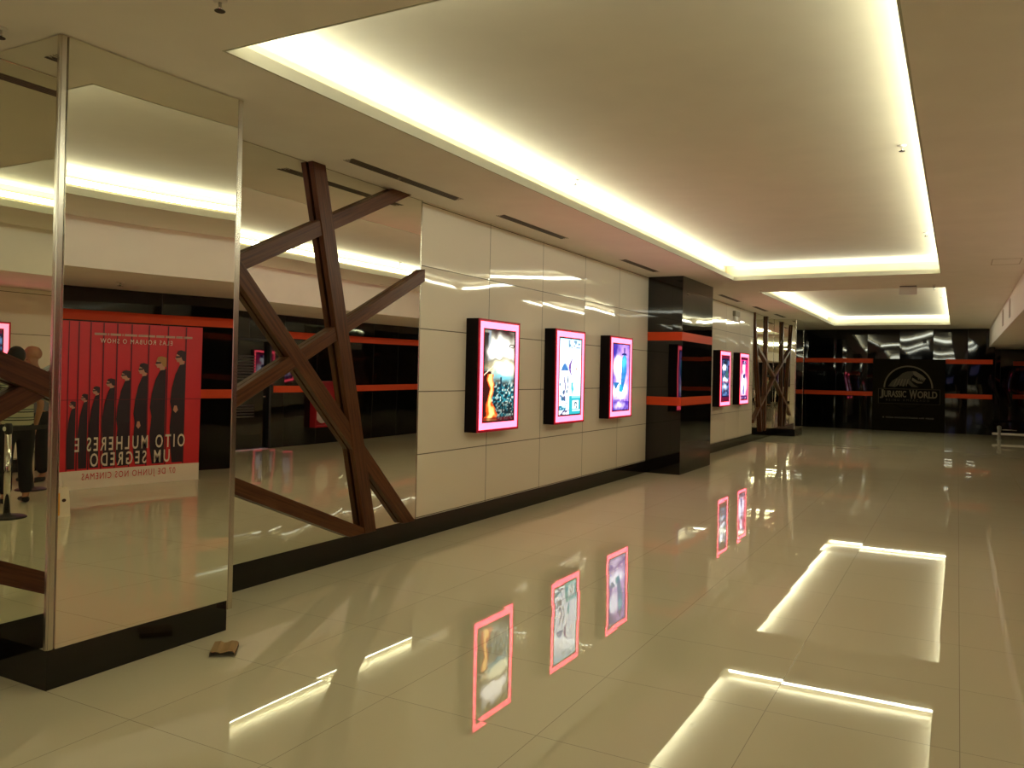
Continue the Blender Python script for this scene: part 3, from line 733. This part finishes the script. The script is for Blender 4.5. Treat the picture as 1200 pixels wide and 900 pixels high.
for i, (xb, yt, wd) in enumerate(((612, 195, 67), (521, 230, 70), (435, 266, 60), (356, 304, 60), (286, 345, 56), (218, 384, 46), (165, 420, 42), (112, 455, 40))):
    a, zt = cv(xb, yt); s = wd/655*PW; hh = (.20 if i < 3 else .17)*(1-.06*i)  # head height
    # the figure looks along +a, its back against the dark line at a
    bmc = bmesh.new(); nk = zt-hh
    PR.poly(bmc, [(a, nk+.02), (a+s*.30, nk+.03), (a+s*.45, nk-.02), (a+s*.70, nk-.13), (a+s*.92, nk-.32), (a+s*1.02, nk-.50), (a+s*.90, nk-.62), (a+s*1.0, nk-.85),
                  (a+s*.95, nk-1.05), (a+s*.80, .26), (a, .26)] if nk > 1.35 else
            [(a, nk+.02), (a+s*.30, nk+.03), (a+s*.50, nk-.03), (a+s*.80, nk-.18), (a+s*1.0, nk-.42), (a+s*.92, nk-.65), (a+s*.85, .26), (a, .26)], .004)
    fg = rel(mesh_obj('printed_figure', bmc, 'coat', t), B0)
    bmh = bmesh.new()
    PR.poly(bmh, [(a+s*.10, nk+.01), (a+s*.42, nk+.0), (a+s*.44, nk+hh*.18), (a+s*.62, nk+hh*.20), (a+s*.66, nk+hh*.34), (a+s*.76, nk+hh*.42), (a+s*.68, nk+hh*.55), (a+s*.66, nk+hh*.72), (a+s*.45, nk+hh*.9), (a+s*.1, nk+hh*.8)], .005)
    rel(mesh_obj('printed_face', bmh, 'skin_print', fg), (0, 0, 0)); bpy.data.objects[fg.children[-1].name].data.transform(Matrix.Translation(-Vector(B0)))
    bmh = bmesh.new()
    PR.poly(bmh, [(a, nk+hh*.25), (a+s*.22, nk+hh*.30), (a+s*.34, nk+hh*.55), (a+s*.52, nk+hh*.68), (a+s*.66, nk+hh*.76), (a+s*.58, nk+hh*.95), (a+s*.35, nk+hh*1.02), (a, nk+hh*.92)], .0055)
    o = rel(mesh_obj('printed_hair', bmh, 'gold_hair' if i == 1 else 'dark_hair', fg), B0)
    bmh = bmesh.new(); PR.poly(bmh, [(a+s*.36, nk+hh*.50), (a+s*.70, nk+hh*.46), (a+s*.70, nk+hh*.60), (a+s*.36, nk+hh*.60)], .006)
    o = rel(mesh_obj('printed_glasses', bmh, 'coat', fg), B0)
    if i in (0, 2):
        bmh = bmesh.new(); zz = nk-.62 if i == 0 else nk-.66
        PR.poly(bmh, [(a+s*.45, zz), (a+s*.62, zz-.04), (a+s*.80, zz), (a+s*.72, zz+.06), (a+s*.55, zz+.06)], .0055)
        rel(mesh_obj('printed_hand', bmh, 'skin_print', fg), B0)
def put(name, text, xa, xb, yb, yt, mat, bold, kern=1.0, d=.009):
    a0, b0 = cv(xb, yb); a1, b1 = cv(xa, yt)
    rel(lettering(name, text, PR, a0, b0, a1-a0, b1-b0, d, mat, t, bold, kern), B0)
put('title_lettering', 'OITO MULHERES E', 110, 617, 700, 632, 'cream', .012, 1.4)
put('title_lettering', 'UM SEGREDO', 180, 547, 776, 710, 'cream', .012, 1.4)
put('date_lettering', '07 DE JUNHO NOS CINEMAS', 145, 577, 848, 806, 'red_print', .0, 1.25, d=.006)
put('tagline_lettering', 'ELAS ROUBAM O SHOW', 213, 545, 171, 148, 'cream', .0, 1.3)
bm = bmesh.new()   # line of tiny credits, too small to read
xx = 640
for wds in (46, 36, 50, 44, 32, 50, 64, 10, 54, 12, 60):
    a0, b0 = cv(xx, 133); a1, b1 = cv(xx-wds+5, 122); PR.poly(bm, [(a0, b0), (a1, b0), (a1, b1), (a0, b1)], .005); xx -= wds
rel(mesh_obj('credit_line', bm, plain('dull_cream_print', (.50, .32, .24), .4), t), B0)

# paper bag on the floor in front of the standee
t = empty('paper_bag', (5.02, 5.16, 0), 'small white paper bag with orange front standing before the red standee', 'bag', rz=math.radians(8))
bm = bmesh.new(); v = []
for (z, sx_, sy_) in ((0, .055, .105), (.16, .052, .10), (.30, .035, .098), (.305, .033, .096)):
    v.append([bm.verts.new((a*sx_, b*sy_, z)) for a, b in ((-1, -1), (1, -1), (1, 1), (-1, 1))])
bm.faces.new(list(reversed(v[0])))
for a, b in zip(v, v[1:]):
    for i in range(4): bm.faces.new((a[i], a[(i+1) % 4], b[(i+1) % 4], b[i]))
bm.faces.new(v[-1])
mesh_obj('bag_body', bm, plain('white_paper', (.80, .74, .60), .7), t)
bm = bmesh.new(); quad(bm, [(-.0548, -.09, .015), (-.0548, .02, .015), (-.053, .02, .25), (-.053, -.09, .25)]); bmesh.ops.recalc_face_normals(bm, faces=bm.faces[:])
mesh_obj('orange_panel', bm, plain('orange_paper', (.85, .38, .03), .6), t)
bm = bmesh.new()
add_lathe(bm, [(.018, 0), (.018, .001)], 16, (-.0553, .055, .17), 'x')
mesh_obj('printed_mark', bm, plain('dark_brown_print', (.05, .02, .012), .6), t)
for sx_ in (-.033, .033):
    tube('handle', [(sx_, -.05, .30), (sx_, -.055, .36), (sx_, -.03, .405), (sx_, 0, .415), (sx_, .03, .405), (sx_, .055, .36), (sx_, .05, .30)], .004, plain('white_cord', (.8, .76, .66), .8), t, 8)

# folded scrap on the floor by the near column
bm = bmesh.new()
A, Bv = Vector((.905, 3.165, 0)), Vector((1.020, 3.240, 0)); Cv = Vector((.720, 3.385, 0)); dd = Cv-A
prof = [(0, .004), (.03, .030), (.28, .033), (.42, .024), (.56, .027), (.72, .036), (.92, .034), (1, .024), (1.0, .002)]
rowA = [A+(Bv-A)*s+Vector((0, 0, z)) for s, z in prof]; th = Vector((0, 0, -.003))
fr = [bm.verts.new(p) for p in rowA]; bk = [bm.verts.new(p+dd*.62) for p in rowA]
fr2 = [bm.verts.new(p+Vector((0, 0, -.0025 if z > .003 else 0))) for p, (s, z) in zip(rowA, prof)]; bk2 = [bm.verts.new(p.co+dd*.62) for p in fr2]
for i in range(len(prof)-1):
    bm.faces.new((fr[i], fr[i+1], bk[i+1], bk[i])); f = bm.faces.new((fr2[i], bk2[i], bk2[i+1], fr2[i+1])); f.material_index = 1
    bm.faces.new((fr[i], fr2[i], fr2[i+1], fr[i+1])); bm.faces.new((bk[i], bk[i+1], bk2[i+1], bk2[i]))
o = mesh_obj('folded_cardboard', bm, [plain('tan_card', (.36, .24, .11), .6), plain('dark_card_inside', (.06, .03, .02), .7)])
o['label'] = 'small folded piece of tan cardboard lying on the floor beside the near column plinth'; o['category'] = 'scrap'

# fire hose cabinet on the right wall (seen in the wall mirror)
t = empty('fire_hose_cabinet', (WID, 13.485, .36), 'red framed fire hose cabinet with coiled white hose, seen in the near wall mirror', 'cabinet')
M['fire_red'] = plain('fire_cabinet_red', (.40, .012, .02), .35)
bm = bmesh.new(); add_box(bm, -.16, 0, -.385, -.35, 0, .97); add_box(bm, -.16, 0, .35, .385, 0, .97); add_box(bm, -.16, 0, -.35, .35, 0, .035); add_box(bm, -.16, 0, -.35, .35, .935, .97); add_box(bm, -.02, -.001, -.35, .35, .035, .935)
mesh_obj('cabinet_frame', bm, 'fire_red', t)
bm = bmesh.new()
prev = None
for k in range(7):
    r = .06+k*.029; tube_pts(bm, [(-.08, -.09+r*math.cos(a)*.95, .375+r*1.2*math.sin(a)) for a in [2*math.pi*q/36 for q in range(37)]], .017, 8)
mesh_obj('coiled_hose', bm, plain('white_canvas_hose', (.62, .57, .50), .8), t, True)
lathe('valve', [(.035, -.14), (.04, -.10), (.02, -.09), (.02, -.03)], 'dark_chrome', t, 16, (.0, .26, .2), 'x')
box('latch', (-.175, -.16, -.34, -.31, .62, .70), 'white_metal', t, .003)

# low white barrier at the far right
t = empty('low_barrier', (5.52, 26.5, 0), 'low white barrier rail on a rounded post at the far right of the hall', 'barrier')
lathe('post', [(.085, 0), (.085, .01), (.05, .02), (.045, .28), (.06, .33), (.05, .375), (.02, .39)], plain('grey_green_metal', (.30, .31, .27), .4), t, 20)
lathe('rail', [(.022, -.17), (.034, -.16), (.034, 1.9), (.03, 1.91)], 'white_metal', t, 20, (0, 0, .16), 'x')
lathe('upper_rail', [(.012, 0), (.012, .42)], 'dark_chrome', t, 12, (0, 0, .28), 'x')
lathe('post', [(.085, 0), (.085, .01), (.05, .02), (.045, .28), (.06, .33), (.05, .375), (.02, .39)], plain('grey_green_metal', (.30, .31, .27), .4), t, 20, (1.8, 0, 0))

# ================================================================== queue posts
def stanchion(x, y, label, rz=0):
    t = empty('queue_post', (x, y, 0), label, 'queue post', 'retractable belt queue posts', rz)
    lathe('base', [(.185, 0), (.185, .008), (.16, .02), (.04, .03), (.034, .05)], 'rubber', t, 36)
    lathe('pole', [(.032, .03), (.032, .90)], 'dark_chrome', t, 24)
    lathe('belt_head', [(.034, .86), (.038, .87), (.038, .945), (.030, .96), (.0295, .965)], 'rubber', t, 24)
    lathe('end_clip', [(.022, .037), (.024, .045), (.018, .05)], 'white_metal', t, 16, (0, 0, .91), 'y')
    return t
stanchion(4.08, -.065, 'nearer silver queue post with black round base, reflected at the left edge')
stanchion(5.74, -1.32, 'second silver queue post behind, in front of the bald man')
stanchion(4.60, -1.37, 'third silver queue post, holding the far end of the black belt', math.pi)
def belt(p, q, label):
    p, q = Vector(p), Vector(q); d = (q-p).normalized(); p = p+d*.05; q = q-d*.05; n = Vector((-d.y, d.x, 0))*.0012; bm = bmesh.new(); N_ = 12; R_ = []
    for i in range(N_+1):
        s = i/N_; c = p.lerp(q, s); c.z -= .012*math.sin(math.pi*s)
        R_.append([bm.verts.new(c+n+Vector((0, 0, h))) for h in (-.025, .025)]+[bm.verts.new(c-n+Vector((0, 0, h))) for h in (.025, -.025)])
    for a, b in zip(R_, R_[1:]):
        for i in range(4): bm.faces.new((a[i], a[(i+1) % 4], b[(i+1) % 4], b[i]))
    bm.faces.new(R_[0]); bm.faces.new(R_[-1]); bmesh.ops.recalc_face_normals(bm, faces=bm.faces[:])
    return tag(mesh_obj('queue_belt', bm, 'belt'), label, 'belt', 'black queue belts')
belt((5.74, -1.32, .908), (7.3, -.9, .908), 'black belt running from the second queue post to the white wall')
belt((4.08, -.065, .908), (4.60, -1.37, .908), 'black belt running from the nearer queue post to the third post')

# ================================================================== people (reflected at the left edge)
def skin_mesh(name, joints, edges, mat, parent, sub=2, root=0):
    me = bpy.data.meshes.new(name); me.from_pydata([j[0] for j in joints], edges, [])
    o = bpy.data.objects.new(name, me); COL.objects.link(o)
    mo = o.modifiers.new('s', 'SKIN'); mo.use_smooth_shade = True
    if not me.skin_vertices: me.skin_vertices.new()
    for i, j in enumerate(joints):
        r = j[1]; sv = me.skin_vertices[0].data[i]; sv.radius = r if isinstance(r, tuple) else (r, r); sv.use_root = (i == root)
    ss = o.modifiers.new('d', 'SUBSURF'); ss.levels = sub; ss.render_levels = sub
    dg = bpy.context.evaluated_depsgraph_get(); dg.update()
    m2 = bpy.data.meshes.new_from_object(o.evaluated_get(dg)); bpy.data.objects.remove(o); m2.name = name
    m2.materials.clear(); m2.materials.append(M[mat] if isinstance(mat, str) else mat)
    for p in m2.polygons: p.use_smooth = True; p.material_index = 0
    return link(bpy.data.objects.new(name, m2), parent)
def person(x, y, rz, S, label, shirt, trousers, skin, hair, build=1.0, lean=0.0, arms='down'):
    """standing figure, facing local +y, 1.0 = 1.75 m"""
    t = empty('person', (x, y, 0), label, 'person', None, rz); t.scale = (S, S, S)
    b = build; L = lean
    J = [((0, 0, .95), (.15*b, .105*b)), ((0, L*.2, 1.12), (.135*b, .10*b)), ((0, L*.5, 1.30), (.155*b, .105*b)), ((0, L*.8, 1.43), (.10, .075)),
         ((0, L, 1.485), (.058, .058)), ((0, L+.022, 1.550), (.064, .070)), ((0, L+.008, 1.615), (.086, .104)), ((0, L-.006, 1.690), (.086, .106)), ((0, L-.010, 1.745), (.060, .076)),
         ((0, L+.110, 1.605), (.014, .014)), ((0, L+.070, 1.540), (.040, .034)), ((.088, L, 1.615), (.009, .018)), ((-.088, L, 1.615), (.009, .018))]
    E = [(0, 1), (1, 2), (2, 3), (3, 4), (4, 5), (5, 6), (6, 7), (7, 8), (6, 9), (5, 10), (6, 11), (6, 12)]
    for sg in (1, -1):
        k = len(J)
        J += [((sg*.095*b, 0, .88), (.092*b, .095*b)), ((sg*.10, .015, .50), (.060, .062)), ((sg*.105, -.015, .27), (.050, .054)), ((sg*.11, -.02, .085), (.034, .040)), ((sg*.115, .05, .040), (.036, .030)), ((sg*.12, .14, .028), (.034, .020))]
        E += [(0, k), (k, k+1), (k+1, k+2), (k+2, k+3), (k+3, k+4), (k+4, k+5)]
        k = len(J); sh = (sg*.17*b, L*.8, 1.41)
        if arms == 'down': el = (sg*.245*b, L*.6-.03, 1.13); wr = (sg*.24*b, L*.6+.09, .90); hd = (sg*.235*b, L*.6+.12, .83); dr = Vector((0, .25, -.95)).normalized()
        else: el = (sg*.24*b, L*.6, 1.14); wr = (sg*.15*b, L*.6+.24, 1.13); hd = (sg*.12*b, L*.6+.31, 1.14); dr = Vector((-sg*.25, .95, .05)).normalized()
        J += [(sh, .062), (el, .042), (wr, .027), (hd, (.040, .020))]
        E += [(2, k), (k, k+1), (k+1, k+2), (k+2, k+3)]
        hdv = Vector(hd); side = Vector((0, 1, 0)) if arms == 'down' else Vector((0, 0, 1))
        side = (side-dr*side.dot(dr)).normalized(); inn = Vector((-sg, 0, 0)) if arms == 'down' else Vector((0, 0, -1))
        for q, ln in zip((-.030, -.010, .010, .030), (.058, .074, .080, .070)):
            f = len(J); b0 = hdv+side*q+dr*.030; b1 = b0+dr*ln*.5; b2 = b1+(dr*.75+inn*.45)*ln*.5
            J += [(tuple(b0), .0105), (tuple(b1), .0092), (tuple(b2), .0080)]; E += [(k+3, f), (f, f+1), (f+1, f+2)]
        f = len(J); b0 = hdv+side*.038-dr*.012; J += [(tuple(b0), .0115), (tuple(b0+(side*.5+dr*.8)*.035), .010)]; E += [(k+3, f), (f, f+1)]
    skin_mesh('body', J, E, skin, t)
    # shirt
    SJ = [((0, 0, .82), (.185*b, .140*b)), ((0, 0, .96), (.182*b, .138*b)), ((0, L*.2, 1.12), (.174*b, .132*b)), ((0, L*.5, 1.30), (.180*b, .130*b)), ((0, L*.8, 1.425), (.112, .090)), ((0, L*.9, 1.475), (.066, .068))]
    SE = [(0, 1), (1, 2), (2, 3), (3, 4), (4, 5)]
    for sg in (1, -1):
        k = len(SJ); el = (sg*.245*b, L*.6-.03, 1.13) if arms == 'down' else (sg*.24*b, L*.6, 1.14)
        mid = tuple(Vector((sg*.17*b, L*.8, 1.41)).lerp(Vector(el), .72)); SJ += [((sg*.175*b, L*.8, 1.405), .078), (mid, .066)]; SE += [(3, k), (k, k+1)]
    skin_mesh('shirt', SJ, SE, shirt, t)
    TJ = [((0, 0, .99), (.158*b, .118*b)), ((0, 0, .90), (.17*b, .125*b))]; TE = [(0, 1)]
    for sg in (1, -1):
        k = len(TJ); TJ += [((sg*.10*b, 0, .80), (.102*b, .105*b)), ((sg*.105, .012, .48), (.080, .082)), ((sg*.11, -.018, .10), (.070, .074))]; TE += [(1, k), (k, k+1), (k+1, k+2)]
    skin_mesh('trousers', TJ, TE, trousers, t)
    for sg in (1, -1):
        skin_mesh('shoe', [((sg*.11, -.05, .045), (.046, .042)), ((sg*.115, .05, .042), (.048, .036)), ((sg*.12, .17, .030), (.040, .026))], [(0, 1), (1, 2)], 'rubber', t)
        lathe('eye', [(.001, .0), (.009, .003), (.011, .008)], plain('dark_eye', (.02, .015, .012), .2), t, 10, (sg*.034, L+.093, 1.640), 'y')
    bm = bmesh.new(); add_lathe(bm, [(.001, 0), (.02, .003), (.02, .005), (.001, .007)], 12, (0, L+.088, 1.563), 'y')
    for v in bm.verts: v.co.z = 1.563+(v.co.z-1.563)*.35
    mesh_obj('mouth', bm, plain('lip_tone', (.25, .08, .06), .5), t)
    if hair:
        bm = bmesh.new(); bmesh.ops.create_uvsphere(bm, u_segments=24, v_segments=16, radius=1)
        for v in bm.verts: v.co = Vector((v.co.x*.093, v.co.y*.112+L-.012, v.co.z*.108+1.685))
        bmesh.ops.delete(bm, geom=[v for v in bm.verts if v.co.z < 1.665-(L-v.co.y)*.8 or (v.co.y > L+.06 and v.co.z < 1.735)], context='VERTS')
        mesh_obj('hair', bm, hair, t, True)
    return t
def stripes():
    m, N, L, b = new_mat('striped_knit'); t = N.new('ShaderNodeTexCoord'); s = N.new('ShaderNodeSeparateXYZ'); L.new(t.outputs['Object'], s.inputs[0])
    f = fmath(N, L, 'FRACT', fmath(N, L, 'MULTIPLY', s.outputs['Z'], 11.0)); cr = N.new('ShaderNodeValToRGB'); cr.color_ramp.interpolation = 'CONSTANT'
    e = cr.color_ramp.elements; e[0].color = (.42, .40, .27, 1); e[1].position = .45; e[1].color = (.03, .035, .03, 1)
    for p, c in ((.58, (.40, .40, .30, 1)), (.74, (.12, .15, .12, 1)), (.9, (.42, .40, .27, 1))): x = e.new(p); x.color = c
    L.new(f, cr.inputs['Fac']); L.new(cr.outputs['Color'], b.inputs['Base Color']); setp(b, rough=.9); return m
darkcloth = plain('dark_trouser_cloth', (.012, .011, .013), .9); tan = plain('skin_tan', (.42, .20, .12), .5)
person(4.86, -.60, math.radians(-100), .99, 'person in a striped pale green and dark shirt and dark trousers by the queue posts', stripes(), darkcloth, tan, plain('black_hair', (.012, .009, .008), .5), 1.08, .05, 'down')
person(6.42, -1.78, math.radians(10), 1.04, 'bald person in a blue grey shirt and black trousers looking down, behind the queue posts', plain('blue_grey_shirt', (.16, .17, .20), .9), darkcloth, tan, None, 1.05, .07, 'front')

# ================================================================== invented concession side behind the camera, for the mirrors to reflect
t = empty('added_ticket_counter', (3.6, -8.2, 0), 'long invented ticket counter with pale glowing front at the far end behind the camera', 'counter')
box('counter_front', (-1.6, 1.8, -.3, .3, .10, 1.02), plain('cream_front', (.70, .66, .48), .4), t, .01)
box('toe_kick', (-1.55, 1.75, -.25, .25, 0, .10), 'granite', t)
box('counter_top', (-1.68, 1.88, -.36, .36, 1.02, 1.07), 'granite', t, .006)
box('added_glow_panel', (-1.0, 1.2, .30, .315, .35, .85), glow('added_counter_glow', (1, .95, .6), .6), t)  # invented glowing panel on the unseen counter, for reflections only
for k, x in enumerate((2.6, 4.3)):
    t = empty('added_menu_screen', (x, YN+.001, 1.9), ('left' if k == 0 else 'right')+' invented blue menu screen on the wall behind the ticket counter', 'screen', 'invented menu screens behind the counter')
    box('screen_case', (-.55, .55, 0, .06, 0, .62), 'rubber', t, .005)
    box('screen_face', (-.52, .52, .06, .063, .03, .59), glow('added_blue_glow', (.18, .30, .85), .35), t)  # added blue glow, unseen except in reflections
